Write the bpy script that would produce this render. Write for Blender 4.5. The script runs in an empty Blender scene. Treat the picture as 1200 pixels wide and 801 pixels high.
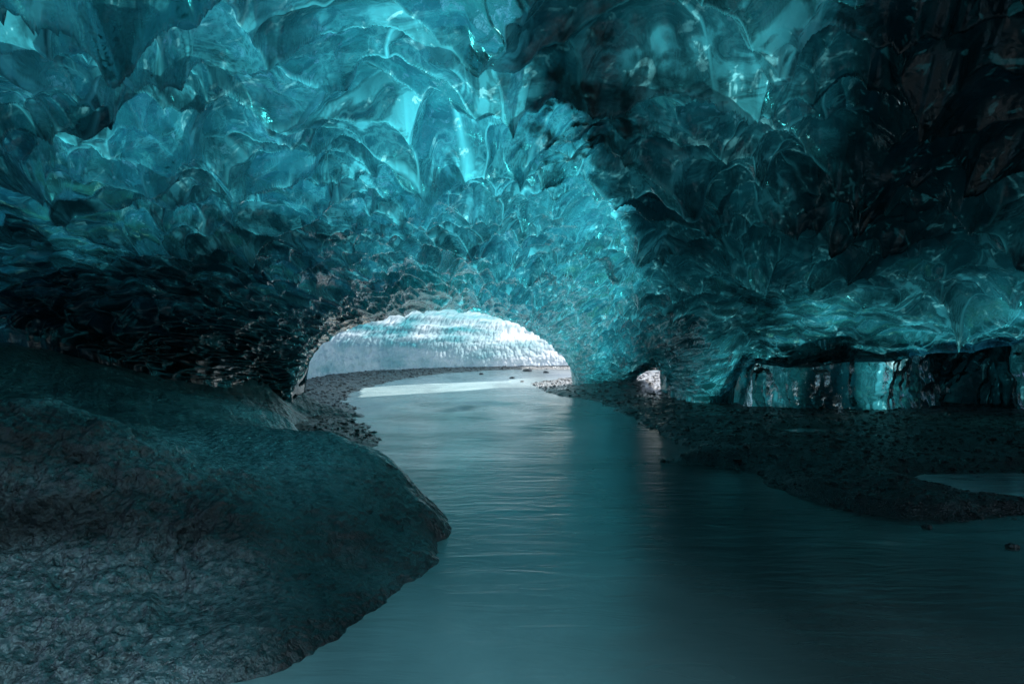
# Ice cave with a glacial stream: every surface is a real mesh in metres.
# Camera at (0, 0, CH) looking along +Y; water surface at z = 0.
import bpy, math
import numpy as np

FPX, HZ, CH = 800.0, 408.0, 1.4
rng = np.random.default_rng(11)
scene = bpy.context.scene
COL = scene.collection

# ------------------------------------------------------------------ maths
def _hash(ix, iy, iz, seed):
    h = (ix.astype(np.int64) * 374761393 + iy.astype(np.int64) * 668265263
         + iz.astype(np.int64) * 2147483647 + seed * 974634777) & 0xFFFFFFFF
    h = ((h ^ (h >> 13)) * 1274126177) & 0xFFFFFFFF
    h = ((h ^ (h >> 16)) * 2246822519) & 0xFFFFFFFF
    return ((h ^ (h >> 15)) & 0xFFFFFF) / float(0xFFFFFF)

def vnoise(x, y, z=None, seed=0):
    if z is None:
        z = np.zeros_like(x)
    x, y, z = np.broadcast_arrays(x, y, z)
    ix, iy, iz = np.floor(x), np.floor(y), np.floor(z)
    fx, fy, fz = x - ix, y - iy, z - iz
    ux, uy, uz = [f * f * f * (f * (f * 6 - 15) + 10) for f in (fx, fy, fz)]
    r = 0
    flat = not np.any(iz) and not np.any(fz)
    for dz in ((0,) if flat else (0, 1)):
        wz = 1 if flat else (uz if dz else 1 - uz)
        for dy in (0, 1):
            wy = uy if dy else 1 - uy
            for dx in (0, 1):
                wx = ux if dx else 1 - ux
                r = r + wx * wy * wz * _hash(ix + dx, iy + dy, iz + dz, seed)
    return r * 2 - 1

def fbm(x, y, z=None, octv=4, seed=0, gain=.5, lac=2.03):
    a, s, n = 1.0, 0, 0
    for o in range(octv):
        k = lac ** o
        s = s + a * vnoise(x * k + 17.3 * o, y * k - 9.1 * o, None if z is None else z * k, seed + o)
        n += a
        a *= gain
    return s / n

def worley(x, y, seed=0, jit=.95):
    """F1, F2 distances and a random number of the nearest cell"""
    ix, iy = np.floor(x), np.floor(y)
    f1 = np.full(x.shape, 9.0); f2 = np.full(x.shape, 9.0); cid = np.zeros(x.shape)
    z0 = np.zeros_like(ix)
    for dy in (-1, 0, 1):
        for dx in (-1, 0, 1):
            cx, cy = ix + dx, iy + dy
            hx = _hash(cx, cy, z0, seed); hy = _hash(cx, cy, z0 + 1, seed)
            d = np.hypot(cx + .5 + (hx - .5) * jit - x, cy + .5 + (hy - .5) * jit - y)
            near = d < f1
            f2 = np.where(near, f1, np.minimum(f2, d))
            cid = np.where(near, _hash(cx, cy, z0 + 2, seed), cid)
            f1 = np.where(near, d, f1)
    return f1, f2, cid

def sstep(x, a, b):
    t = np.clip((x - a) / (b - a), 0, 1)
    return t * t * (3 - 2 * t)

def rbf(pts, vals, c):
    """smooth multiquadric interpolation through scattered control points"""
    P = np.array(pts, float); v = np.array(vals, float); n = len(P)
    K = np.sqrt(((P[:, None] - P[None]) ** 2).sum(-1) + c * c)
    A = np.zeros((n + 1, n + 1)); A[:n, :n] = K; A[:n, n] = 1; A[n, :n] = 1
    w = np.linalg.lstsq(A, np.append(v, 0), rcond=1e-9)[0]
    def f(x, y):
        x, y = np.broadcast_arrays(np.asarray(x, float), np.asarray(y, float))
        out = np.full(x.shape, w[n])
        for i in range(n):
            out += w[i] * np.sqrt((x - P[i, 0]) ** 2 + (y - P[i, 1]) ** 2 + c * c)
        return out
    return f

def G(px, py, z=0.0):
    """point of the ground plane z that is seen at photo pixel px, py"""
    Y = (CH - z) * FPX / (py - HZ)
    return ((px - 600) / FPX * Y, Y)

def sdist(X, Y, poly):
    """signed distance to a closed polygon, positive outside"""
    p = np.array(poly); q = np.roll(p, -1, 0)
    d = np.full(X.shape, 1e9); inside = np.zeros(X.shape, bool)
    for (ax, ay), (bx, by) in zip(p, q):
        ex, ey = bx - ax, by - ay
        t = np.clip(((X - ax) * ex + (Y - ay) * ey) / (ex * ex + ey * ey + 1e-12), 0, 1)
        d = np.minimum(d, np.hypot(X - ax - t * ex, Y - ay - t * ey))
        if ay != by:
            inside ^= ((ay > Y) != (by > Y)) & (X < ex * (Y - ay) / ey + ax)
    return np.where(inside, -d, d)

# ------------------------------------------------------------------ meshes
def grid_faces(nr, nc, flip=False):
    i = np.arange((nr - 1) * (nc - 1)); r, c = i // (nc - 1), i % (nc - 1)
    a = r * nc + c
    f = np.stack([a, a + 1, a + nc + 1, a + nc], 1)
    return f[:, ::-1] if flip else f

def make(name, V, F, mat, parent=None, attrs=None, smooth=True):
    me = bpy.data.meshes.new(name)
    V = np.ascontiguousarray(V, np.float32); F = np.ascontiguousarray(F, np.int32)
    n, k = F.shape
    me.vertices.add(len(V)); me.vertices.foreach_set('co', V.ravel())
    me.loops.add(n * k); me.loops.foreach_set('vertex_index', F.ravel())
    me.polygons.add(n); me.polygons.foreach_set('loop_start', np.arange(0, n * k, k, dtype=np.int32))
    me.update(calc_edges=True)
    me.polygons.foreach_set('use_smooth', np.full(n, smooth))
    for an, av in (attrs or {}).items():
        at = me.attributes.new(an, 'FLOAT', 'POINT'); at.data.foreach_set('value', np.ascontiguousarray(av, np.float32).ravel())
    me.materials.append(mat)
    o = bpy.data.objects.new(name, me); COL.objects.link(o)
    if parent: o.parent = parent
    return o

def tag(o, label, cat, group=None, kind=None):
    o['label'] = label; o['category'] = cat
    if group: o['group'] = group
    if kind: o['kind'] = kind
    return o

def normals(P):
    du = np.gradient(P, axis=1); dv = np.gradient(P, axis=0)
    n = np.cross(du, dv)
    return n / (np.linalg.norm(n, axis=-1, keepdims=True) + 1e-12)

# ------------------------------------------------------------------ materials
class NT:
    def __init__(s, name):
        s.m = bpy.data.materials.new(name); s.m.use_nodes = True
        s.t = s.m.node_tree; s.t.nodes.clear()
        s.out = s.t.nodes.new('ShaderNodeOutputMaterial')
    def n(s, typ, ins=None, **kw):
        nd = s.t.nodes.new(typ)
        for k, v in kw.items(): setattr(nd, k, v)
        for k, v in (ins or {}).items():
            if isinstance(v, bpy.types.NodeSocket): s.t.links.new(v, nd.inputs[k])
            else: nd.inputs[k].default_value = v
        return nd
    def pos(s, scale=(1, 1, 1), rot=(0, 0, 0)):
        g = s.n('ShaderNodeNewGeometry')
        return s.n('ShaderNodeMapping', {'Vector': g.outputs['Position'], 'Scale': scale, 'Rotation': rot}).outputs[0]
    def noise(s, vec, scale, detail=4, rough=.55, dist=0.0):
        return s.n('ShaderNodeTexNoise', {'Vector': vec, 'Scale': scale, 'Detail': detail, 'Roughness': rough, 'Distortion': dist}).outputs[0]
    def ramp(s, fac, stops, interp='LINEAR'):
        r = s.n('ShaderNodeValToRGB', {'Fac': fac}); cr = r.color_ramp; cr.interpolation = interp
        while len(cr.elements) < len(stops): cr.elements.new(.5)
        for e, (p, c) in zip(cr.elements, stops):
            e.position = p; e.color = (c, c, c, 1) if isinstance(c, (int, float)) else (*c, 1)
        return r.outputs[0]
    def math(s, op, a, b=0.0, clamp=False):
        nd = s.n('ShaderNodeMath', {0: a, 1: b}, operation=op); nd.use_clamp = clamp
        return nd.outputs[0]
    def mixc(s, fac, a, b, mode='MIX'):
        nd = s.n('ShaderNodeMix', data_type='RGBA', blend_type=mode)
        for i, v in ((0, fac), (6, a), (7, b)):
            if isinstance(v, bpy.types.NodeSocket): s.t.links.new(v, nd.inputs[i])
            else: nd.inputs[i].default_value = v if i == 0 else (*v, 1)
        return nd.outputs[2]
    def mixs(s, fac, a, b):
        return s.n('ShaderNodeMixShader', {0: fac, 1: a, 2: b}).outputs[0]
    def bump(s, h, strength, dist, normal=None):
        ins = {'Height': h, 'Strength': strength, 'Distance': dist}
        if normal: ins['Normal'] = normal
        return s.n('ShaderNodeBump', ins).outputs[0]
    def attr(s, name):
        return s.n('ShaderNodeAttribute', attribute_name=name).outputs['Fac']
    def done(s, sh):
        s.t.links.new(sh, s.out.inputs['Surface']); return s.m

def mat_ice_surface():
    k = NT('clear_scalloped_ice')
    p = k.pos()
    ash_shade = k.attr('ash_shade')  # ash in the ice and painted shade, in one mask
    flow, ridge = k.attr('flow'), k.attr('ridge')
    # swirled bubbly bands frozen into the ice, drawn out along the melt flow
    sw = k.noise(k.pos((1, 1, 1.6)), 1.3, 5, .6, 1.8)
    fs = k.math('ADD', k.math('MULTIPLY', sw, .55), k.math('MULTIPLY', flow, .5))
    v = k.ramp(fs, [(.36, .0), (.48, .04), (.54, .40), (.58, .10), (.64, .40), (.70, 1.0)])
    v = k.math('MULTIPLY', v, k.ramp(k.attr('rim'), [(.15, .25), (.5, .8), (.8, 1.0)]))  # dome shading painted in: hollow centres darker, towards the rims brighter
    v = k.math('MAXIMUM', v, k.math('MULTIPLY', ridge, .85))  # edge highlights painted along the scallop ridges
    b = k.bump(k.noise(p, 26, 4, .6), .2, .012)
    b = k.bump(k.noise(p, 6.5, 3, .55, .8), .4, .04, b)
    rough = k.ramp(k.noise(p, 2.2, 4, .6), [(.35, .03), (.7, .14)])
    gl = k.n('ShaderNodeBsdfGlass', {'Color': (.42, .90, .89, 1), 'Roughness': rough, 'IOR': 1.33, 'Normal': b}).outputs[0]
    clear = k.mixc(v, (.0015, .020, .028), (.52, .95, 1.0))
    tcol = k.mixc(ash_shade, clear, (.011, .044, .054))
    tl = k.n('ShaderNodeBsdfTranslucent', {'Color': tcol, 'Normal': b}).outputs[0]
    df = k.n('ShaderNodeBsdfDiffuse', {'Color': k.mixc(ash_shade, k.mixc(v, (.004, .035, .045), (.45, .72, .75)), (.008, .015, .017)), 'Normal': b}).outputs[0]
    gs = k.n('ShaderNodeBsdfGlossy', {'Color': (1, 1, 1, 1), 'Roughness': rough, 'Normal': b}).outputs[0]
    fr = k.n('ShaderNodeFresnel', {'IOR': 1.55, 'Normal': b}).outputs[0]
    milk = k.mixs(fr, k.mixs(.22, tl, df), gs)
    milkf = k.math('ADD', k.math('MULTIPLY_ADD', v, .35), k.math('MULTIPLY', ash_shade, .45), True)
    for nd in k.t.nodes:
        if nd.type == 'MATH' and nd.operation == 'MULTIPLY_ADD': nd.inputs[2].default_value = .64
    s1 = k.mixs(milkf, gl, milk)
    # grains of black ash melted out on the surface
    pw = k.n('ShaderNodeVectorMath', {0: p, 1: k.n('ShaderNodeTexNoise', {'Vector': p, 'Scale': 9.0}).outputs['Color']}, operation='MULTIPLY_ADD')
    pw.inputs[1].default_value = (1, 1, 1)
    nz = k.n('ShaderNodeTexNoise', {'Vector': p, 'Scale': 14.0, 'Detail': 3.0})
    k.t.links.new(k.n('ShaderNodeVectorMath', {0: nz.outputs['Color'], 'Scale': .09}, operation='SCALE').outputs[0], pw.inputs[2])
    dots = k.math('MINIMUM', k.n('ShaderNodeTexVoronoi', {'Vector': pw.outputs[0], 'Scale': 46.0}).outputs['Distance'],
                  k.n('ShaderNodeTexVoronoi', {'Vector': pw.outputs[0], 'Scale': 100.0}).outputs['Distance'])
    dz = k.math('MULTIPLY', k.attr('specks'), k.ramp(k.noise(p, 3.4, 5, .65), [(.38, .1), (.62, 1)]))
    spot = k.math('LESS_THAN', dots, k.math('MULTIPLY', dz, .50))
    grit = k.n('ShaderNodeBsdfPrincipled', {'Base Color': (.012, .013, .014, 1), 'Roughness': .45}).outputs[0]
    return k.done(k.mixs(spot, s1, grit))

def mat_ice_core():
    k = NT('milky_blue_ice')
    ash_shade = k.attr('ash_shade')
    sw = k.noise(k.pos((1, 1, 1)), .8, 6, .62, 2.6)
    v = k.ramp(sw, [(.30, .05), (.46, .35), (.52, 1.0), (.57, .45), (.70, .9)])
    big = k.ramp(k.noise(k.pos(), .35, 3, .5), [(.35, .35), (.65, 1)])
    v = k.math('MULTIPLY', v, big)
    clear = k.mixc(v, (.001, .02, .028), (.10, .68, .72))
    col = k.mixc(ash_shade, clear, (.006, .016, .019))
    tl = k.n('ShaderNodeBsdfTranslucent', {'Color': col}).outputs[0]
    df = k.n('ShaderNodeBsdfDiffuse', {'Color': k.mixc(.5, col, (.01, .05, .06))}).outputs[0]
    body = k.mixs(.3, tl, df)
    # small windows of bubble-free ice let the day through as glints
    win = k.ramp(k.noise(k.pos((1, 1, 1)), 4.2, 4, .6, 1.2), [(.60, 0), (.63, 1)])
    tr = k.n('ShaderNodeBsdfTransparent', {'Color': k.mixc(win, (.11, .54, .60), (.46, .92, .95))}).outputs[0]
    cl = k.math('SUBTRACT', 1.0, ash_shade)
    amt = k.math('MULTIPLY', cl, .60, True)
    amt = k.math('MAXIMUM', amt, k.math('MULTIPLY', win, k.math('MULTIPLY', k.math('ADD', cl, .25), .95, True), True))
    return k.done(k.mixs(amt, body, tr))

def mat_far_ice():
    k = NT('pale_daylit_ice')
    p = k.pos()
    sw = k.noise(k.pos((1, 1, .5)), 1.3, 5, .6, 1.5)
    day_tint = k.attr('day_tint')
    col = k.mixc(k.math('MULTIPLY', day_tint, k.ramp(sw, [(.3, .5), (.65, 1)])), (.20, .42, .45), (.90, .91, .89))  # daylight painted into the wall colour
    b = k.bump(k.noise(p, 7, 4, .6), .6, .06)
    tl = k.n('ShaderNodeBsdfTranslucent', {'Color': k.mixc(day_tint, (.10, .40, .44), (.92, .97, .98)), 'Normal': b}).outputs[0]
    pr = k.n('ShaderNodeBsdfPrincipled', {'Base Color': col, 'Roughness': .16, 'IOR': 1.33, 'Normal': b}).outputs[0]
    return k.done(k.mixs(.45, pr, tl))

def mat_rock():
    k = NT('wet_basalt')
    p = k.pos()
    n1 = k.noise(p, 2.4, 6, .62)
    col = k.ramp(n1, [(.3, (.007, .008, .009)), (.55, (.016, .017, .018)), (.75, (.032, .031, .030))])
    silt_or_sheen = k.math('MULTIPLY', k.attr('silt_or_sheen'), k.ramp(k.noise(p, 19, 8, .72, .3), [(.38, .0), (.62, 1)]))  # wet sheen painted as pale metallic patches, broken up by noise
    col = k.mixc(silt_or_sheen, col, (.38, .41, .42))
    wp = k.n('ShaderNodeVectorMath', {0: p, 1: k.n('ShaderNodeTexNoise', {'Vector': p, 'Scale': 5.0, 'Detail': 4.0}).outputs['Color']}, operation='ADD').outputs[0]
    chip = k.n('ShaderNodeTexVoronoi', {'Vector': wp, 'Scale': 9.0}, feature='F1').outputs['Distance']
    crack = k.ramp(k.n('ShaderNodeTexVoronoi', {'Vector': wp, 'Scale': 3.3}, feature='DISTANCE_TO_EDGE').outputs['Distance'], [(0, 0), (.035, 1)])
    b = k.bump(chip, .6, .02)
    b = k.bump(k.noise(p, 22, 4, .55), 1.0, .022, b)
    b = k.bump(crack, .35, .01, b)
    r = k.ramp(k.attr('silt_or_sheen'), [(0, .30), (1, .16)])
    ior = k.math('MULTIPLY_ADD', k.attr('silt_or_sheen'), .9)
    k.t.nodes[-1].inputs[2].default_value = 1.5
    for nd in k.t.nodes:
        if nd.type == 'MATH' and nd.operation == 'MULTIPLY_ADD': nd.inputs[2].default_value = 1.5
    return k.done(k.n('ShaderNodeBsdfPrincipled', {'Base Color': col, 'Roughness': r, 'IOR': ior, 'Metallic': k.math('MULTIPLY', silt_or_sheen, .75), 'Normal': b}).outputs[0])

def mat_gravel(name, dark, light):
    k = NT(name)
    p = k.pos()
    vo = k.n('ShaderNodeTexVoronoi', {'Vector': p, 'Scale': 55.0})
    cid = k.n('ShaderNodeSeparateColor', {0: vo.outputs['Color']}).outputs[0]
    col = k.mixc(cid, dark, light)
    b = k.bump(vo.outputs['Distance'], .9, .02)
    b = k.bump(k.noise(p, 120, 3), .5, .005, b)
    r = k.ramp(k.noise(p, 1.5, 3), [(.35, .18), (.65, .42)])
    return k.done(k.n('ShaderNodeBsdfPrincipled', {'Base Color': col, 'Roughness': r, 'Normal': b}).outputs[0])

def mat_water(dim=.16, rg=(.17, .30)):
    k = NT('silty_melt_water')
    silt_or_sheen = k.noise(k.pos((.6, .22, 1)), 1.0, 4, .5, .6)
    col = k.ramp(silt_or_sheen, [(.3, (.13, .18, .185)), (.5, (.25, .33, .33)), (.7, (.38, .48, .48))])
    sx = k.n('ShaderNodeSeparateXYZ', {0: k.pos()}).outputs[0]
    shade_x = k.n('ShaderNodeMapRange', {0: sx, 1: -.3, 2: 1.6, 3: 1.0, 4: dim}, interpolation_type='SMOOTHSTEP').outputs[0]  # dark reflection on the stream's right side painted into its colour
    col = k.n('ShaderNodeVectorMath', {0: col, 'Scale': shade_x}, operation='SCALE').outputs[0]
    h1 = k.noise(k.pos((1.0, 3.2, 1)), 1.7, 4, .55, .7)
    h2 = k.noise(k.pos((2.2, 9.0, 1), (0, 0, .12)), 2.4, 3, .5, .3)
    b = k.bump(h1, .22, .06)
    b = k.bump(h2, .08, .015, b)
    rough = k.ramp(k.noise(k.pos((.5, 1.2, 1)), .8, 3), [(.3, rg[0]), (.7, rg[1])])
    return k.done(k.n('ShaderNodeBsdfPrincipled', {'Base Color': col, 'Roughness': rough, 'IOR': 1.40, 'Normal': b}).outputs[0])

M_ICE, M_CORE, M_FAR, M_ROCK = mat_ice_surface(), mat_ice_core(), mat_far_ice(), mat_rock()
M_GRAVEL = mat_gravel('black_gravel', (.014, .015, .016), (.075, .078, .080))
M_STONE = mat_gravel('dark_stone', (.014, .015, .016), (.065, .068, .070))
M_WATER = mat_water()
M_PUDDLE = mat_water(1.3, (.05, .09))

# ------------------------------------------------------------------ the ice vault
LIP = np.array([(-900, 330), (-300, 352), (-100, 376), (0, 388), (60, 398), (110, 414), (150, 426), (190, 437), (232, 444), (260, 450),
    (290, 456), (302, 463), (312, 470), (318, 475), (324, 480), (332, 481), (338, 466), (346, 447), (358, 424), (372, 406), (394, 391), (422, 379), (455, 370),
    (485, 364), (520, 361), (550, 362), (580, 369), (605, 378), (628, 390), (648, 405), (662, 419), (671, 433), (677, 447), (684, 451), (705, 452), (726, 451),
    (738, 448), (746, 441), (756, 435), (768, 433), (780, 436), (785, 444), (789, 458), (800, 466), (830, 468), (852, 462), (866, 440), (880, 424),
    (920, 430), (955, 430), (990, 424), (1040, 424), (1090, 412), (1140, 408), (1200, 397), (1300, 385), (1500, 372), (2100, 352)], float)
def lip_y(px):
    return np.interp(px, LIP[:, 0], LIP[:, 1])

DC = [(-900, 330, 3.6), (-300, 352, 5.2), (0, 388, 7.6), (110, 414, 8.6), (232, 444, 10.4), (290, 456, 12.2), (338, 480, 13.2), (374, 424, 15.2), (430, 379, 18.4),
    (520, 361, 21.5), (605, 378, 24.0), (655, 412, 25.0), (680, 451, 23.0), (726, 451, 22.2), (765, 427, 21.0), (795, 462, 17.0), (840, 466, 15.6), (880, 424, 14.2), (990, 424, 12.9),
    (1090, 412, 12.6), (1200, 397, 12.0), (1500, 372, 9.0), (2100, 352, 5.5),
    (-900, 0, 2.9), (-300, 0, 4.4), (0, 0, 5.4), (300, 0, 6.0), (600, 0, 6.3), (900, 0, 6.2), (1200, 0, 5.6), (1600, 0, 4.4), (2100, 0, 3.2),
    (0, 200, 7.2), (300, 200, 8.9), (600, 200, 10.4), (750, 210, 9.6), (900, 200, 10.0), (1200, 200, 8.2), (1500, 200, 6.0),
    (50, 300, 8.0), (200, 320, 9.4), (350, 320, 12.0), (480, 310, 15.5), (600, 300, 16.0), (680, 320, 15.8), (740, 330, 14.0), (850, 320, 13.6), (1000, 310, 12.4), (1150, 300, 10.6),
    (700, 400, 20.0), (800, 400, 16.5), (950, 380, 13.6),
    (-300, -400, 2.9), (300, -400, 3.6), (900, -400, 3.6), (1500, -400, 2.9), (0, -1100, 1.8), (600, -1100, 2.0), (1200, -1100, 1.8), (0, -2500, 1.0), (600, -2500, 1.05), (1200, -2500, 1.0)]
lnD = rbf([(a, b) for a, b, _ in DC], [math.log(c) for *_, c in DC], 70)

AL = [(0, 0, .25), (90, 70, .30), (240, 40, .42), (300, 60, .25), (450, 50, .0), (560, 60, .0), (0, 130, .35), (120, 160, .40), (200, 190, .42), (320, 120, .05), (400, 150, .0),
    (90, 250, .5), (0, 330, .6), (160, 310, .72), (230, 250, .45), (330, 230, .35), (300, 310, .68), (90, 390, 1.0), (200, 400, 1.0), (300, 390, .95), (280, 430, 1.1),
    (500, 200, .0), (430, 280, .38), (480, 250, .15), (380, 330, .50), (450, 340, .36), (520, 340, .24), (560, 300, .24), (620, 340, .26), (690, 410, .30), (640, 250, .2), (350, 450, .9), (400, 380, .72),
    (700, 200, .0), (-300, 200, .5), (600, -300, .15), (0, -400, .15), (300, -1000, .0), (0, -2300, .0), (900, -2300, .0)]
AR = [(640, 30, .85), (700, 60, .82), (760, 90, .72), (720, 140, .72), (830, 40, .5), (930, 30, .34), (900, 90, .5), (840, 120, .62), (980, 80, 1.0), (1050, 60, 1.1), (1200, 60, 1.1), (1000, 180, .98), (960, 110, .8),
    (1150, 200, .98), (740, 220, .86), (800, 180, .80), (870, 180, .55), (880, 240, .74), (800, 260, .78), (1000, 270, .93), (1160, 240, .70), (760, 340, .92), (745, 420, .98), (820, 330, .72),
    (800, 440, .5), (860, 390, .72), (900, 340, .66), (960, 320, .68), (1040, 340, .72), (1140, 330, .76), (1000, 405, .45), (900, 415, .34), (1100, 398, .40), (1200, 387, .45), (1200, 300, .8),
    (1500, 200, 1.0), (800, -300, .5), (1400, -400, .8), (600, -1000, .1), (1200, -1100, .3), (900, -2300, .0)]
ash_shadeL = rbf([(a, b) for a, b, _ in AL], [c for *_, c in AL], 25)
ash_shadeR = rbf([(a, b) for a, b, _ in AR], [c for *_, c in AR], 25)
def ash_shade_map(px, py, cid, u, v, size):  # real ash bands plus painted shade of thick ice and dark hollows
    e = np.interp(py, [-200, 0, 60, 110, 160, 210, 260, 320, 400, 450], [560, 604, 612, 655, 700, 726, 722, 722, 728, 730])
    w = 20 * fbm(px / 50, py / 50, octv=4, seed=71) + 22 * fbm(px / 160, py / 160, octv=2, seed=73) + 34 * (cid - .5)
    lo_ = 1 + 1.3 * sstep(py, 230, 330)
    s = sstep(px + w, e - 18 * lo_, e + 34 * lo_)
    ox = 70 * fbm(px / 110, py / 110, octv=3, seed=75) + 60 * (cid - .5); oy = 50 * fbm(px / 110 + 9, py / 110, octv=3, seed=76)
    L = lattice(ash_shadeL, px, py, 4.0, 3.0); R = lattice(ash_shadeR, np.clip(px + ox, -800, 2050), np.minimum(py + oy, 480), 4.0, 3.0) * 1.0
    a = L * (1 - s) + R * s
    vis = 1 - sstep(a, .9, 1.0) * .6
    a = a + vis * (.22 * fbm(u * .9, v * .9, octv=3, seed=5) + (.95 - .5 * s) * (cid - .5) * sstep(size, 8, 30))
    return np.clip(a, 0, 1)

# sampling of the vault: fine where it is seen large, coarse overhead and at the sides
pxs = np.concatenate([np.linspace(-900, -150, 90)[:-1], np.arange(-150, 1350, 1.22), np.linspace(1350, 2100, 90)])
nfine, ncoarse = 430, 110
t = np.concatenate([np.linspace(0, 1, nfine)])          # lip -> py = -60
PX = np.tile(pxs, (nfine + ncoarse, 1))
Ly = lip_y(pxs)
PYf = Ly[None] + (-60 - Ly[None]) * (t[:, None] ** 1.12)
PYc = -60 - (np.linspace(0, 1, ncoarse + 1)[1:, None] ** 2.0) * 2440 + 0 * Ly[None]
PY = np.concatenate([PYf, PYc])
def depth(PX, PY):
    return np.exp(lnD(PX, PY))
# evaluate the smooth base on a coarse lattice, then refine
def lattice(fn, PX, PY, hx=8.0, hy=5.0):
    """evaluate a smooth function on a regular lattice and read it bilinearly"""
    gx = np.arange(-910, 2120, hx); gy = np.concatenate([-60 - np.linspace(1, 0, 90)[:-1] ** 2 * 2450, np.arange(-60, 492, hy)])
    g = fn(*np.meshgrid(gx, gy))
    cx = np.clip((PX - gx[0]) / hx, 0, len(gx) - 1.001); ix = cx.astype(int); fx = cx - ix
    iy = np.clip(np.searchsorted(gy, PY, side='right') - 1, 0, len(gy) - 2); fy = np.clip((PY - gy[iy]) / (gy[iy + 1] - gy[iy]), 0, 1)
    fx = fx * 1.0
    return (g[iy, ix] * (1 - fx) + g[iy, ix + 1] * fx) * (1 - fy) + (g[iy + 1, ix] * (1 - fx) + g[iy + 1, ix + 1] * fx) * fy

D = lattice(depth, PX, PY)
def base_normals(PX, PY, e=6.0):
    def pt(a, b):
        return to_world(a, b, lattice(depth, a, b))
    n = np.cross(pt(PX + e, PY) - pt(PX - e, PY), pt(PX, PY + e) - pt(PX, PY - e))
    n /= np.linalg.norm(n, axis=-1, keepdims=True) + 1e-12
    return n * np.sign(-(n * to_world(PX, PY, 1.0 + 0 * PX) - n * np.array([0, 0, CH])).sum(-1, keepdims=True))
def to_world(PX, PY, D):
    return np.stack([(PX - 600) / FPX * D, D, CH + (HZ - PY) / FPX * D], -1)
B = to_world(PX, PY, D)
X, Y, Z = B[..., 0], B[..., 1], B[..., 2]
# metre-scale folds of the vault, fading out at the lip so its outline stays
edge = sstep(np.abs(PY - lip_y(PX)), 0, 45)
fold = fbm(X * .45, Y * .35, Z * .6, octv=3, seed=21)
N = base_normals(PX, PY)
N0 = N
B = B + N * (fold * .45 * edge * np.clip(D / 10, .35, 1.2))[..., None]
N = N0
# scallops: cups whose size grows away from the arch, conformal power map about its centre
def scallop_coords(PX, PY, c=590.0, q=.5):
    wx = 16 * fbm(PX / 90, PY / 90, octv=3, seed=31) + 5 * fbm(PX / 28, PY / 28, octv=2, seed=35)
    wy = 14 * fbm(PX / 90 + 7, PY / 70 + 3, octv=3, seed=33) + 4 * fbm(PX / 28, PY / 28, octv=2, seed=37)
    sc = np.clip(np.hypot(PX - 560, (PY - 445) * 1.4) / 300, .25, 1.6)
    zx = (PX - 560 + wx * sc) * .92; zy = (450 - PY + wy * sc) * 2.5
    zy = np.maximum(zy, -60)
    rho = np.hypot(zx, zy) + 18; th = np.arctan2(zy, zx)
    pw = rho ** (-q)
    u = c * pw * np.cos(q * th); v = c * pw * np.sin(q * th)
    size = rho ** (1 + q) / (q * c)              # cup width in photo pixels
    return u, v, size
u, v, size = scallop_coords(PX, PY)
u0, v0 = u, v
u = u0 + .34 * fbm(u0 * .9, v0 * .9, octv=2, seed=38); v = v0 + .30 * fbm(u0 * .9 + 9, v0 * .9, octv=2, seed=39)
S = np.minimum(size, 190) * D / FPX               # cup width in metres
f1, f2, cid = worley(u + 40, v + 40, 3)
cup = f1 ** 2 * 1.9 + .10 * f1
g1, g2, cid2 = worley(u * 2.3 + 11, v * 2.3 + 60, 9)
cup2 = g1 ** 2 * 1.5
mix2 = sstep(fbm(u * .5, v * .5, octv=2, seed=44), -.15, .35)
h1_, h2_, cid3 = worley(u * 5.1 + 31, v * 5.1 + 20, 15)
amp = 1.0 + .3 * fbm(u * .6, v * .6, octv=2, seed=43)
disp = S * (.66 * cup * amp + .36 * cup2 * mix2 + .05 * h1_ ** 2 * sstep(fbm(u, v, octv=2, seed=49), -.1, .4) * (size > 25))
disp += S * .05 * fbm(u * 1.7, v * 1.7, octv=4, seed=51)
edge2 = .6 + .4 * sstep(np.abs(PY - lip_y(PX)), 0, 25)
edge2 = edge2 * (1 - .5 * sstep(PX, 840, 900) * (1 - sstep(np.abs(PY - lip_y(PX)), 20, 70)))
P = B + N * (disp * edge2)[..., None] * .8
ash_shade = ash_shade_map(PX, PY, .6 * cid + .4 * cid2, u, v, size)
ridge = np.clip((1 - sstep(f2 - f1, .0, .065)) * (.35 + 1.1 * cid) + .7 * (1 - sstep(g2 - g1, 0, .085)) * mix2 * cid2, 0, 1)
rim = np.clip(f1 * 1.35 - .05, 0, 1) * .75 + .25 * np.clip(g1 * 1.3, 0, 1)
wv = .5 * fbm(u * .8, v * .8, octv=3, seed=57)
flow = .5 + .9 * fbm((u + wv) * 5.0, (v + wv) * 1.1, cid * 9, octv=5, seed=53, gain=.6)
flow = flow * .7 + .35 * cid
disp0 = S * .02 * (flow - .5)
P = P + N * (disp0 * edge2)[..., None]
speck = np.exp(-((PX - 690) / 95) ** 2 - ((PY - 90) / 120) ** 2) * 1.5 + .5 * np.exp(-((PX - 560) / 60) ** 2 - ((PY - 20) / 40) ** 2) \
    + .35 * sstep(PX, 820, 1000) * (1 - sstep(PY, 150, 300)) + .08
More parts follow.
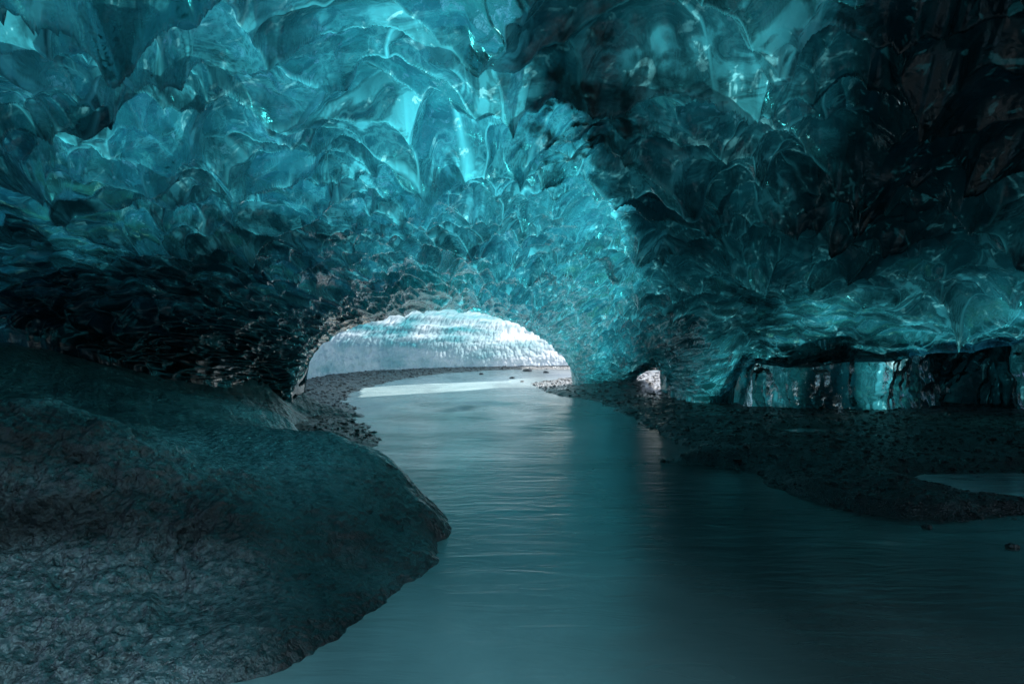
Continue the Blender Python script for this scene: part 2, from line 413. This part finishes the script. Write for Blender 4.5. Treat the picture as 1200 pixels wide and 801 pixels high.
# roll the lower edge away: up and back over the arches, down behind the banks elsewhere
def roll(Pl, px, n=10):
    up = sstep(px, 332, 348) * (1 - sstep(px, 668, 680)) + sstep(px, 744, 752) * (1 - sstep(px, 780, 786)) + sstep(px, 856, 872)
    up = np.clip(up, 0, 1)
    rows = []
    for i in range(1, n + 1):
        a = i / n * math.pi * .62; R = .17
        sh = 1 - .7 * sstep(px, 846, 866)
        q = Pl.copy()
        q[:, 1] += sh * (R * math.sin(a) * 1.2 + i * .06) * (.6 + .4 * up)
        rise = up * (R * (1 - math.cos(a)) * 1.2 + .02 * i) + (1 - up) * (-.16 * i)
        q[:, 2] += rise
        rows.append(q)
    return np.array(rows[::-1])
rl = roll(P[0], pxs)
def ext(a): return np.concatenate([np.repeat(a[:1], len(rl), 0), a])
P_all = np.concatenate([rl, P]); nroll = len(rl)
ash_shade_all = np.concatenate([np.repeat(ash_shade[:1], nroll, 0), ash_shade]); sp_all = np.concatenate([np.repeat(speck[:1], nroll, 0), speck])
ceiling = make('cave_ceiling', P_all.reshape(-1, 3), grid_faces(*P_all.shape[:2]), M_ICE, attrs={'ash_shade': ash_shade_all, 'specks': sp_all, 'ridge': ext(ridge), 'flow': ext(flow), 'rim': ext(rim)})
tag(ceiling, 'vaulted blue and black glacier ice ceiling covered in scalloped hollows', 'ice ceiling', kind='structure')
# milky core of the ice, a hand to a metre above the clear skin
st = 4
Bc, Nc, Dc = B[::st, ::st], N[::st, ::st], D[::st, ::st]
thick = .10 + .34 * np.minimum(size, 150)[::st, ::st] * Dc / FPX
thick *= 1 + .5 * fbm(Bc[..., 0] * .8, Bc[..., 1] * .8, Bc[..., 2], octv=3, seed=61)
ld_ = (PY[:1] * 0 + lip_y(PX[:1]) - PY)[::st, ::st]
thick = thick * (.12 + .88 * sstep(ld_, 0, 60))
C = Bc - Nc * thick[..., None]
c0 = rl[::2, ::st].copy(); c0[..., 1] += .07; c0[..., 2] += .02
C = np.concatenate([c0, C])
ash_shade_c = ash_shade[::st, ::st]; ash_shade_c = np.concatenate([np.repeat(ash_shade_c[:1], len(c0), 0), ash_shade_c])
make('milky_core', C.reshape(-1, 3), grid_faces(*C.shape[:2]), M_CORE, parent=ceiling, attrs={'ash_shade': ash_shade_c})

# vault behind the viewer (seen in reflections, keeps the cave closed)
a_ = np.linspace(-.06, math.pi + .06, 60); y_ = np.linspace(1.2, -14, 60)
AA, YY = np.meshgrid(a_, y_)
shr = np.clip(1 - (np.clip(1.2 - YY, 0, 99) / 15.6) ** 2 * .95, .05, 1)
rr = 1 + .05 * fbm(AA * 3, YY * .5, octv=3, seed=81)
V = np.stack([np.cos(AA) * 14.5 * shr * rr, YY, np.sin(AA) * 5.7 * shr * rr - .3], -1)
rear = make('rear_vault', V.reshape(-1, 3), grid_faces(60, 60), M_ICE, parent=ceiling, attrs={'ash_shade': np.full(3600, .1), 'specks': np.full(3600, .1), 'ridge': np.zeros(3600), 'rim': np.full(3600, .9), 'flow': np.full(3600, .9)})

# ------------------------------------------------------------------ fluted ice wall on the right
wx = np.concatenate([np.arange(836, 1300, 1.3), np.linspace(1300, 2100, 160)])
nw = 120
top = np.interp(wx, LIP[:, 0], LIP[:, 1]) - 20
Dt = depth(wx, top + 20) + .30
xt = (wx - 600) / FPX * Dt; zt = CH + (HZ - top) / FPX * Dt
s_ = np.linspace(0, 1, nw)[:, None]
zb = -.05
Zw = zt[None] + (zb - zt[None]) * s_
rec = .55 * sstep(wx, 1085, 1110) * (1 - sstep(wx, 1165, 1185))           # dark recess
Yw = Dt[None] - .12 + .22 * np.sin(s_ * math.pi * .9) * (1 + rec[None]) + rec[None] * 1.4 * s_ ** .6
Xw = xt[None] * (Yw / Dt[None])
fl = fbm(Xw * 2.2, Zw * .9, octv=4, seed=91) * .30 + .10 * np.abs(fbm(Xw * 5, Zw * .6 + Xw, octv=3, seed=93)) + .05 * fbm(Xw * 4, Zw * 5, octv=3, seed=95)
fw, _, cw = worley(Xw * 2.0 + .35 * fbm(Xw, Zw, octv=2, seed=97), Zw * 1.0 + .3 * fbm(Xw * 2, Zw * 2, octv=2, seed=98) + 3, 19)
Yw = Yw + fl * .9 - fw ** 2 * .3
wall_ash_shade = np.interp(wx, [836, 880, 940, 960, 1000, 1010, 1075, 1085, 1175, 1190, 1300], [.72, .6, .62, .92, .9, .35, .4, .95, .97, .7, .95])[None] + .22 * fbm(Xw * 2, Zw * .7, octv=3, seed=99)  # ash and painted shade, dark in the recess
PW = np.stack([Xw, Yw, Zw], -1)
iw = make('ice_wall', PW.reshape(-1, 3), grid_faces(nw, len(wx)), M_ICE, attrs={'ash_shade': np.clip(wall_ash_shade, 0, 1), 'specks': np.full(Xw.shape, .12), 'ridge': np.zeros(Xw.shape), 'rim': np.clip(fw * 1.3, 0, 1), 'flow': .5 + .9 * fbm(Xw * 9, Zw * 1.2, octv=4, seed=57)})
tag(iw, 'low fluted wall of dark teal ice standing on the gravel bank beneath the overhang', 'ice wall')
PWc = PW[::4, ::4].copy(); PWc[..., 1] += .45
wc = np.clip(wall_ash_shade, 0, 1)[::4, ::4]
make('milky_core', PWc.reshape(-1, 3), grid_faces(*PWc.shape[:2]), M_CORE, parent=iw, attrs={'ash_shade': wc})

# ------------------------------------------------------------------ far chamber wall
pl = np.array([(-7.4, 16.5), (-7.0, 20), (-7.9, 25), (-8.4, 31), (-7.6, 37), (-5.2, 42.5), (-1.8, 46.5), (2.5, 49), (8, 50.5), (15, 51), (24, 49.5), (34, 46)])
seg = np.r_[0, np.cumsum(np.hypot(*np.diff(pl, axis=0).T))]
ns, nv = 1500, 300
ss = np.linspace(0, seg[-1], ns)
cx, cy = np.interp(ss, seg, pl[:, 0]), np.interp(ss, seg, pl[:, 1])
ker = np.hanning(181); ker /= ker.sum()
cx = np.convolve(np.pad(cx, 90, mode='edge'), ker, 'valid'); cy = np.convolve(np.pad(cy, 90, mode='edge'), ker, 'valid')
tx, ty = np.gradient(cx), np.gradient(cy); L = np.hypot(tx, ty); nx, ny = ty / L, -tx / L       # points into the chamber
vv = np.linspace(0, 1, nv) ** 1.25
prof_in = np.interp(vv, [0, .12, .25, .4, .6, .8, 1], [0, -.25, -.15, .6, 2.0, 3.8, 5.8])
prof_z = np.interp(vv, [0, .12, .25, .4, .6, .8, 1], [-.2, .8, 1.7, 2.7, 3.7, 4.6, 5.4])
kz = np.hanning(31); kz /= kz.sum()
prof_in = np.convolve(np.pad(prof_in, 15, mode='edge'), kz, 'valid'); prof_z = np.convolve(np.pad(prof_z, 15, mode='edge'), kz, 'valid')
hz = np.interp(ss, [0, 14, 24, seg[-1]], [.8, .95, 1, 1])
reach = np.interp(ss, [0, 11, 19, seg[-1]], [1, 1, 1.9, 1.9])
PI_ = prof_in[:, None] * (1 + (reach[None] - 1) * sstep(prof_in, .5, 4.0)[:, None])
PF = np.stack([cx[None] + nx[None] * PI_, cy[None] + ny[None] * PI_, prof_z[:, None] * hz[None]], -1)
NF = normals(PF); NF *= np.sign((NF * np.stack([nx, ny, 0 * nx - .3], -1)[None]).sum(-1, keepdims=True))
SA = ss[None] + 0 * vv[:, None]; SV = np.cumsum(np.r_[0, np.hypot(np.diff(prof_in), np.diff(prof_z))])[:, None] + 0 * SA
a1, a2, ac = worley(SA * 2.6 + .6 * fbm(SA * 1.5, SV * 1.5, octv=3, seed=3), SV * 2.0 + .6 * fbm(SA * 1.5 + 5, SV * 1.5, octv=3, seed=4), 23)
b1, b2, bc = worley(SA * 6.0 + .5 * fbm(SA * 3, SV * 3, octv=2, seed=6), SV * 4.2 + 9, 29)
band = fbm(SA * .12, SV * 1.1, octv=3, seed=13) * .35
PF = PF + NF * (a1 ** 2 * .13 * (.5 + ac) + b1 ** 2 * .06 + .06 * fbm(SA * 5, SV * 3, octv=3, seed=7) + band * sstep(SV, 1.5, 3))[..., None]
keep = (cx < 2)                                    # the roof stops short of the mouth of the cave, right of the bend
Fw = grid_faces(nv, ns)
low = (Fw // ns).max(1) < int(nv * .42)
Fw = Fw[low | keep[(Fw % ns).max(1)]]
day_tint = np.clip(sstep(cx[None] + 3 * fbm(SA * .2, SV * .6, octv=2, seed=17), -3.5, 3.5) * (1 - sstep(SV, 2.6, 5.0)) + .32 + .6 * fbm(SA * .35, SV * 1.6, octv=4, seed=19), 0, 1)  # painted daylight: paler towards the cave mouth, dimmer high up
far = make('ice_wall', PF.reshape(-1, 3), Fw, M_FAR, attrs={'day_tint': day_tint})
tag(far, 'pale daylit ice wall curving round the far bank beyond the arch', 'ice wall')

# ------------------------------------------------------------------ ground
SH = [(10.5, -6), (9.5, 1.0), (7.2, 3.2)] + [G(*p) for p in [(1260, 606), (1200, 604), (1130, 611), (1050, 607), (985, 597), (930, 581), (905, 570), (885, 556), (860, 548), (835, 545),
     (800, 543), (783, 540), (800, 535), (822, 531), (812, 525), (785, 514), (760, 502), (735, 484), (700, 471), (655, 464), (638, 457), (622, 449), (650, 445), (690, 440), (760, 437.5), (900, 436)]] \
     + [(40, 37), (40, 44)] + [G(*p) for p in [(800, 431.5), (665, 432), (580, 433.5), (520, 437), (470, 444), (430, 454), (406, 463), (402, 470), (413, 477), (412, 488), (432, 502), (441, 512), (438, 522)]] \
     + [(-2.6, 7.4), (-4, 5), (-5, 2.4), (-7, 1), (-9, -6)]
PUD = [G(*p, .03) for p in [(1062, 560), (1075, 555), (1110, 554), (1200, 553), (1330, 556), (1340, 585), (1220, 587), (1180, 581), (1140, 578), (1110, 572), (1085, 568)]]
PUD2 = [G(*p, .10) for p in [(915, 503), (940, 501), (972, 503), (965, 507), (930, 507)]]
def ground_z(X, Y):
    w = .10 * fbm(X * 1.3, Y * 1.3, octv=4, seed=101) * np.clip(Y / 8, .5, 2)
    d = sdist(X, Y, SH) + w
    land = .035 * sstep(d, 0, .25) + .10 * sstep(d, .1, 1.6) + .16 * sstep(d, 1.2, 6) + .25 * sstep(d, 6, 14)
    z = np.where(d > 0, land, -.35 * sstep(-d, 0, 2.2) - .02 * sstep(-d, 0, .05))
    z = z + sstep(d, -.2, .3) * (.030 * fbm(X * 1.1, Y * 1.1, octv=5, seed=103) + .022 * fbm(X * 6, Y * 6, octv=3, seed=107))
    # low heaps of gravel
    for hx, hy, hr, hh in ((165 / FPX * 21.5, 21.5, 1.9, .22), (G(835, 535)[0], G(835, 535)[1], .8, .10), (G(1000, 570)[0], G(1000, 570)[1], 1.0, .06), (G(1100, 590)[0], G(1100, 590)[1], .8, .05)):
        z = z + hh * np.exp(-((X - hx) ** 2 * .5 + (Y - hy) ** 2 * 1.4) / hr ** 2) * sstep(d, 0, .3)
    for pd, lv in ((PUD, .03), (PUD2, .10)):
        p = sdist(X, Y, pd)
        k = 1 - sstep(p, -.12, .55)
        z = z * (1 - k) + np.where(p > 0, lv + .05 * sstep(p, 0, .4), lv - .06 * sstep(-p, 0, .2)) * k
    return z
ang = np.concatenate([np.linspace(-1500, -150, 70)[:-1], np.arange(-150, 1350, 1.9), np.linspace(1350, 2700, 70)])
Yg = 1120 / np.concatenate([np.linspace(560, 380, 30)[:-1], np.linspace(380, 40, 620)[:-1], np.linspace(40, 19, 90)[:-1], np.linspace(19, 11, 30)])
XG = (ang[None] - 600) / FPX * Yg[:, None]; YG = Yg[:, None] + 0 * XG
ZG = ground_z(XG, YG)
gd = make('gravel_ground', np.stack([XG, YG, ZG], -1).reshape(-1, 3), grid_faces(*XG.shape), M_GRAVEL)
tag(gd, 'black gravel banks either side of the stream inside the cave', 'gravel bank', kind='structure')
# outer sheet to the horizon, a little lower
gx = np.array([-400, 400]); 
o_ = make('ground', [(-600, -600, -.6), (600, -600, -.6), (600, 600, -.6), (-600, 600, -.6)], np.array([[0, 1, 2, 3]]), M_GRAVEL)
tag(o_, 'dark gravel plain under and beyond the cave', 'ground', kind='structure')

# stream: one sheet; slow curling ripples are in its surface
wy = 1120 / np.concatenate([np.linspace(900, 400, 12)[:-1], np.linspace(400, 30, 420)[:-1], np.linspace(30, 12, 50)])
wa = np.linspace(-1500, 2700, 700)
XS = (wa[None] - 600) / FPX * wy[:, None]; YS = wy[:, None] + 0 * XS
rp = .0035 * fbm(XS * 1.2, YS * 3.0, octv=3, seed=121) * np.clip(YS / 8, .5, 2.5)
ccx, ccy = G(540, 478)
rad = np.hypot((XS - ccx) * .8, (YS - ccy) * .5)
rp = rp + .045 * np.sin(rad * 4.2 + 1.2 * np.arctan2(YS - ccy, XS - ccx) + 2 * fbm(XS * .5, YS * .5, octv=2, seed=5)) * np.exp(-(rad / 2.6) ** 2)
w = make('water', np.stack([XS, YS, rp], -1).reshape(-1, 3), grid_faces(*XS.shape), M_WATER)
tag(w, 'smooth milky teal stream winding out under the ice arch', 'stream', kind='structure')
def sheet(name, poly, z, mat, grow):
    p = np.array(poly); c = p.mean(0); p = c + (p - c) * grow
    V = [(c[0], c[1], z)] + [(x, y, z) for x, y in p]; n = len(p)
    return make(name, V, np.array([[0, 1 + i, 1 + (i + 1) % n] for i in range(n)]), mat)
tag(sheet('puddle', PUD, .03, M_PUDDLE, 1.06), 'long still puddle lying in the black gravel near the right edge', 'puddle', 'puddles in the gravel', 'structure')
tag(sheet('puddle', PUD2, .10, M_PUDDLE, 1.15), 'tiny puddle in the gravel before the fluted ice wall', 'puddle', 'puddles in the gravel', 'structure')

# ------------------------------------------------------------------ rock outcrop
RC = []
def rc(px, py, Yd=None, z=None):
    if z is not None and Yd is None:
        x, y = G(px, py, z); RC.append((x, y, z))
    else:
        RC.append(((px - 600) / FPX * Yd, Yd, CH + (HZ - py) / FPX * Yd))
for p in [(-150, 800), (0, 797), (100, 792), (200, 792), (300, 785), (345, 768), (400, 736), (450, 703), (490, 668), (509, 647), (517, 630)]: rc(*p, z=.02)
for p in [(-150, 700, 3.3), (0, 700, 3.42), (100, 700, 3.44), (200, 700, 3.46), (285, 700, 3.40), (0, 640, 3.72), (100, 640, 3.75), (200, 645, 3.75), (275, 660, 3.62), (350, 690, 3.55), (410, 660, 4.05), (460, 620, 4.6), (490, 605, 4.9), (505, 625, 4.85),
          (-150, 600, 3.6), (0, 565, 3.88), (100, 570, 3.92), (200, 595, 3.93), (280, 615, 3.85), (330, 620, 3.95), (400, 600, 4.4), (450, 585, 4.85), (484, 578, 5.2), (500, 594, 5.2), (514, 618, 5.0),
          (-150, 480, 4.1), (0, 490, 4.2), (60, 494, 4.25), (120, 508, 4.3), (190, 533, 4.35), (250, 568, 4.35), (300, 585, 4.35), (350, 560, 4.8), (420, 548, 5.05), (462, 548, 5.3),
          (230, 530, 5.0), (300, 530, 5.15), (360, 525, 5.25), (410, 518, 5.5), (440, 528, 5.5), (350, 504, 5.75), (385, 506, 5.7), (280, 500, 5.8), (200, 500, 5.6), (100, 480, 5.8), (0, 465, 5.6), (-150, 460, 5.4),
          (300, 490, 7.6), (330, 486, 8.4), (250, 468, 8.4), (180, 446, 8.6), (100, 424, 8.0), (0, 402, 7.4), (-150, 375, 7.0), (290, 468, 10.0), (220, 445, 10.8), (120, 415, 10.4), (0, 380, 9.8), (-200, 340, 9.0), (290, 452, 12.0)]:
    rc(*p)
for x, y, z in [(-.22, 5.6, -.35), (-.42, 6.2, -.35), (-1.0, 7.1, -.3), (-2.0, 8.2, -.2), (-2.7, 9.6, -.15), (-3.4, 11.2, 0), (-4.2, 13.2, .2), (-.12, 4.7, -.45), (-.42, 3.5, -.45), (-.8, 2.8, -.45), (-2, 2.35, -.5), (-3.5, 2.3, -.5),
                (-5.0, 12.5, 1.2), (-7, 13, 2.2), (-6, 3.0, .6), (-8, 5, 1.6), (-6, 6, 1.5), (-5.8, 2.2, -.2), (-8, 2.4, .2), (-11, 9, 3)]:
    RC.append((x, y, z))
RCa = np.array(RC)
rock_h = rbf(RCa[:, :2], RCa[:, 2], .12)
xr = np.concatenate([np.linspace(-11, -5.2, 180)[:-1], np.linspace(-5.2, -.15, 620)]); yr = np.concatenate([np.linspace(2.2, 7, 640)[:-1], np.linspace(7, 14.2, 340)])
XR, YR = np.meshgrid(xr, yr)
ZR = rock_h(XR, YR)
base = np.stack([XR, YR, ZR], -1)
ZR0 = ZR.copy()
NR = normals(base); NR *= np.sign(NR[..., 2:3])
face = sstep(-XR, 1.35, 1.75) * (1 - sstep(YR, 4.3, 5.0))     # rougher broken left face
q1 = fbm(XR * 1.8, YR * 1.8, ZR0 * 1.8, octv=5, seed=131)
rg = 1 - np.abs(fbm(XR * 5, YR * 5, ZR0 * 5, octv=4, seed=133, gain=.6)) * 2
st_ = fbm(XR * 9 + YR * 5, YR * 1.2 - XR * 1.0, ZR0 * 2.0, octv=3, seed=137)
ch, ch2, _c = worley(XR * 2.3 + .5 * q1, (YR + ZR0) * 2.3, 141)
rd = .035 * q1 + face * (.040 * rg + .10 * (.5 - ch) + .06 * fbm(XR * 4, YR * 4, ZR0 * 4, octv=4, seed=139)) + (1 - face) * (.012 * rg + .016 * st_)
mr = 1 - 2 * np.abs(fbm(XR * 11 + q1, YR * 11, ZR0 * 11, octv=3, seed=151))
mf = fbm(XR * 30, YR * 30, ZR0 * 30, octv=2, seed=153)
rd = rd + (.004 + .014 * face) * mr + .003 * mf
PR = base + NR * rd[..., None]
PXr = 600 + FPX * XR / YR; PYr = HZ + (CH - ZR0) * FPX / YR
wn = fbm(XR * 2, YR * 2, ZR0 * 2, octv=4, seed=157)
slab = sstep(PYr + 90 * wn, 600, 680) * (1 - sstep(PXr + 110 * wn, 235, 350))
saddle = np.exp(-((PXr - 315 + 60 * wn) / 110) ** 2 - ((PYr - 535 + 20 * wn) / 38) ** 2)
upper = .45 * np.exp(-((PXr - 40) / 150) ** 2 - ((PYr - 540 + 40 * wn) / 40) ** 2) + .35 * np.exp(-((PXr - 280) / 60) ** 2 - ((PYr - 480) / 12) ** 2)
silt_or_sheen = np.clip(.07 + .50 * slab + 1.0 * saddle + upper + .25 * wn, 0, 1)  # sheen of the wet rock painted on slab, saddle and upper ledge
rock = make('boulder', PR.reshape(-1, 3), grid_faces(*XR.shape), M_ROCK, attrs={'silt_or_sheen': silt_or_sheen})
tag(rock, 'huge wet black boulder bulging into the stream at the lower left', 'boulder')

# ------------------------------------------------------------------ stones
def stone_mesh(seed, flat=.6):
    r = np.random.default_rng(seed)
    import bmesh
    bm = bmesh.new(); bmesh.ops.create_icosphere(bm, subdivisions=3, radius=1)
    V = np.array([v.co[:] for v in bm.verts]); F = np.array([[v.index for v in f.verts] for f in bm.faces]); bm.free()
    d = 1 + .28 * fbm(V[:, 0] * 1.3 + seed, V[:, 1] * 1.3, V[:, 2] * 1.3, octv=3, seed=seed)
    V = V * d[:, None]
    for _ in range(7):
        nrm = r.normal(size=3); nrm /= np.linalg.norm(nrm); dd = V @ nrm - r.uniform(.62, .9)
        V = V - np.clip(dd, 0, None)[:, None] * nrm * .85
    V[:, 2] *= flat
    return V, F
stones = [  # px, py, width in photo px, label
    (618, 434.5, 12, 'largest dark stone in the shallows near the far bank under the arch'),
    (564, 438.5, 6, 'lone small stone in the pale water left of the islet stones'),
    (600, 443, 7, 'small flat stone at the outer tip of the gravel islet'),
    (612, 447, 5, 'little stone between the islet and the gravel bank'),
    (640, 436.5, 8, 'low stone in the bright water right of the largest far stone'),
    (1186, 640, 16, 'dark rock barely breaking the water by the right edge of the picture'),
    (1086, 617, 12, 'small rock just off the tip of the near gravel bank')]
for i, (px, py, wd, lab) in enumerate(stones):
    x, y = G(px, py); r = wd / FPX * y / 2
    V, F = stone_mesh(200 + i); V = V * r * np.array([1, .9, .8])
    o = make('stone', V, F, M_STONE); o.location = (x, y, .12 * r); o.rotation_euler = (0, 0, i * 1.3)
    tag(o, lab, 'stone', 'stones standing in the stream')

# loose gravel lying on the banks, one mass
protos = []
import bmesh
for sd in range(5):
    bm = bmesh.new(); bmesh.ops.create_icosphere(bm, subdivisions=1, radius=1)
    V = np.array([v.co[:] for v in bm.verts]); F = np.array([[v.index for v in f.verts] for f in bm.faces]); bm.free()
    V *= (1 + rng.uniform(-.3, .3, (len(V), 1))); V *= np.array([1, .8, .55])
    protos.append((V, F))
cand_px = rng.uniform(-50, 1300, 260000); cand_py = HZ + 22 * np.exp(rng.uniform(0, math.log(210 / 22), 260000))
gx_, gy_ = G(cand_px, cand_py)
sd = sdist(gx_, gy_, SH)
ok = (sd > -.08) & (sdist(gx_, gy_, PUD) > 0) & (sdist(gx_, gy_, PUD2) > 0) & ~((gx_ < -.2) & (gy_ < 8))
gx_, gy_, sd = gx_[ok][:60000], gy_[ok][:60000], sd[ok][:60000]
gz_ = ground_z(gx_, gy_)
rad_ = np.clip(.009 * (gy_ / 8) ** .75 * np.exp(rng.normal(0, .6, len(gx_))), .006, .07)
VV, FF = [], []
off = 0
pick = rng.integers(0, 5, len(gx_)); rot = rng.uniform(0, 6.28, len(gx_))
for k in range(5):
    V, F = protos[k]; s = pick == k; n = s.sum()
    c, sn = np.cos(rot[s])[:, None], np.sin(rot[s])[:, None]
    W = np.stack([V[None, :, 0] * c - V[None, :, 1] * sn, V[None, :, 0] * sn + V[None, :, 1] * c, V[None, :, 2] + 0 * c], -1) * rad_[s][:, None, None]
    W += np.stack([gx_[s], gy_[s], gz_[s] + rad_[s] * .15], -1)[:, None]
    VV.append(W.reshape(-1, 3)); FF.append((F[None] + (np.arange(n) * len(V))[:, None, None] + off).reshape(-1, 3)); off += n * len(V)
gr = make('gravel', np.concatenate(VV), np.concatenate(FF), M_STONE, smooth=False)
tag(gr, 'loose wet pebbles strewn over the black gravel banks', 'gravel', kind='stuff')

# ------------------------------------------------------------------ light, sky, camera
SUN_EL, SUN_AZ = math.radians(46), math.radians(38)      # azimuth clockwise from +Y: daylight from behind the cave, to the right
w_ = bpy.data.worlds.new('World'); scene.world = w_; w_.use_nodes = True
nt = w_.node_tree; bg = nt.nodes['Background']
sky = nt.nodes.new('ShaderNodeTexSky'); sky.sky_type = 'NISHITA'; sky.sun_disc = False
sky.sun_elevation = SUN_EL; sky.sun_rotation = SUN_AZ
nt.links.new(sky.outputs[0], bg.inputs[0]); bg.inputs[1].default_value = .15
ld = bpy.data.lights.new('sun', 'SUN'); ld.energy = 5.0; ld.angle = math.radians(.5); ld.color = (1, .98, .95)
lo = bpy.data.objects.new('sun', ld); COL.objects.link(lo)
from mathutils import Vector
sd_ = Vector((math.sin(SUN_AZ) * math.cos(SUN_EL), math.cos(SUN_AZ) * math.cos(SUN_EL), math.sin(SUN_EL)))
lo.rotation_euler = sd_.to_track_quat('Z', 'Y').to_euler(); lo.location = sd_ * 60

cd = bpy.data.cameras.new('camera'); cam = bpy.data.objects.new('camera', cd); COL.objects.link(cam)
cam.location = (0, 0, CH); cam.rotation_euler = (math.radians(90), 0, 0)
cd.sensor_width = 36; cd.lens = 24; cd.shift_y = (HZ - 400.5) / 1200; cd.clip_end = 2000; cd.clip_start = .05
scene.camera = cam
scene.view_settings.view_transform = 'Standard'; scene.view_settings.look = 'None'
scene.view_settings.exposure = .9; scene.view_settings.gamma = 1
c_ = scene.cycles
c_.max_bounces = 9; c_.transmission_bounces = 6; c_.diffuse_bounces = 4; c_.glossy_bounces = 4; c_.transparent_max_bounces = 8
c_.use_denoising = True; c_.sample_clamp_indirect = 6
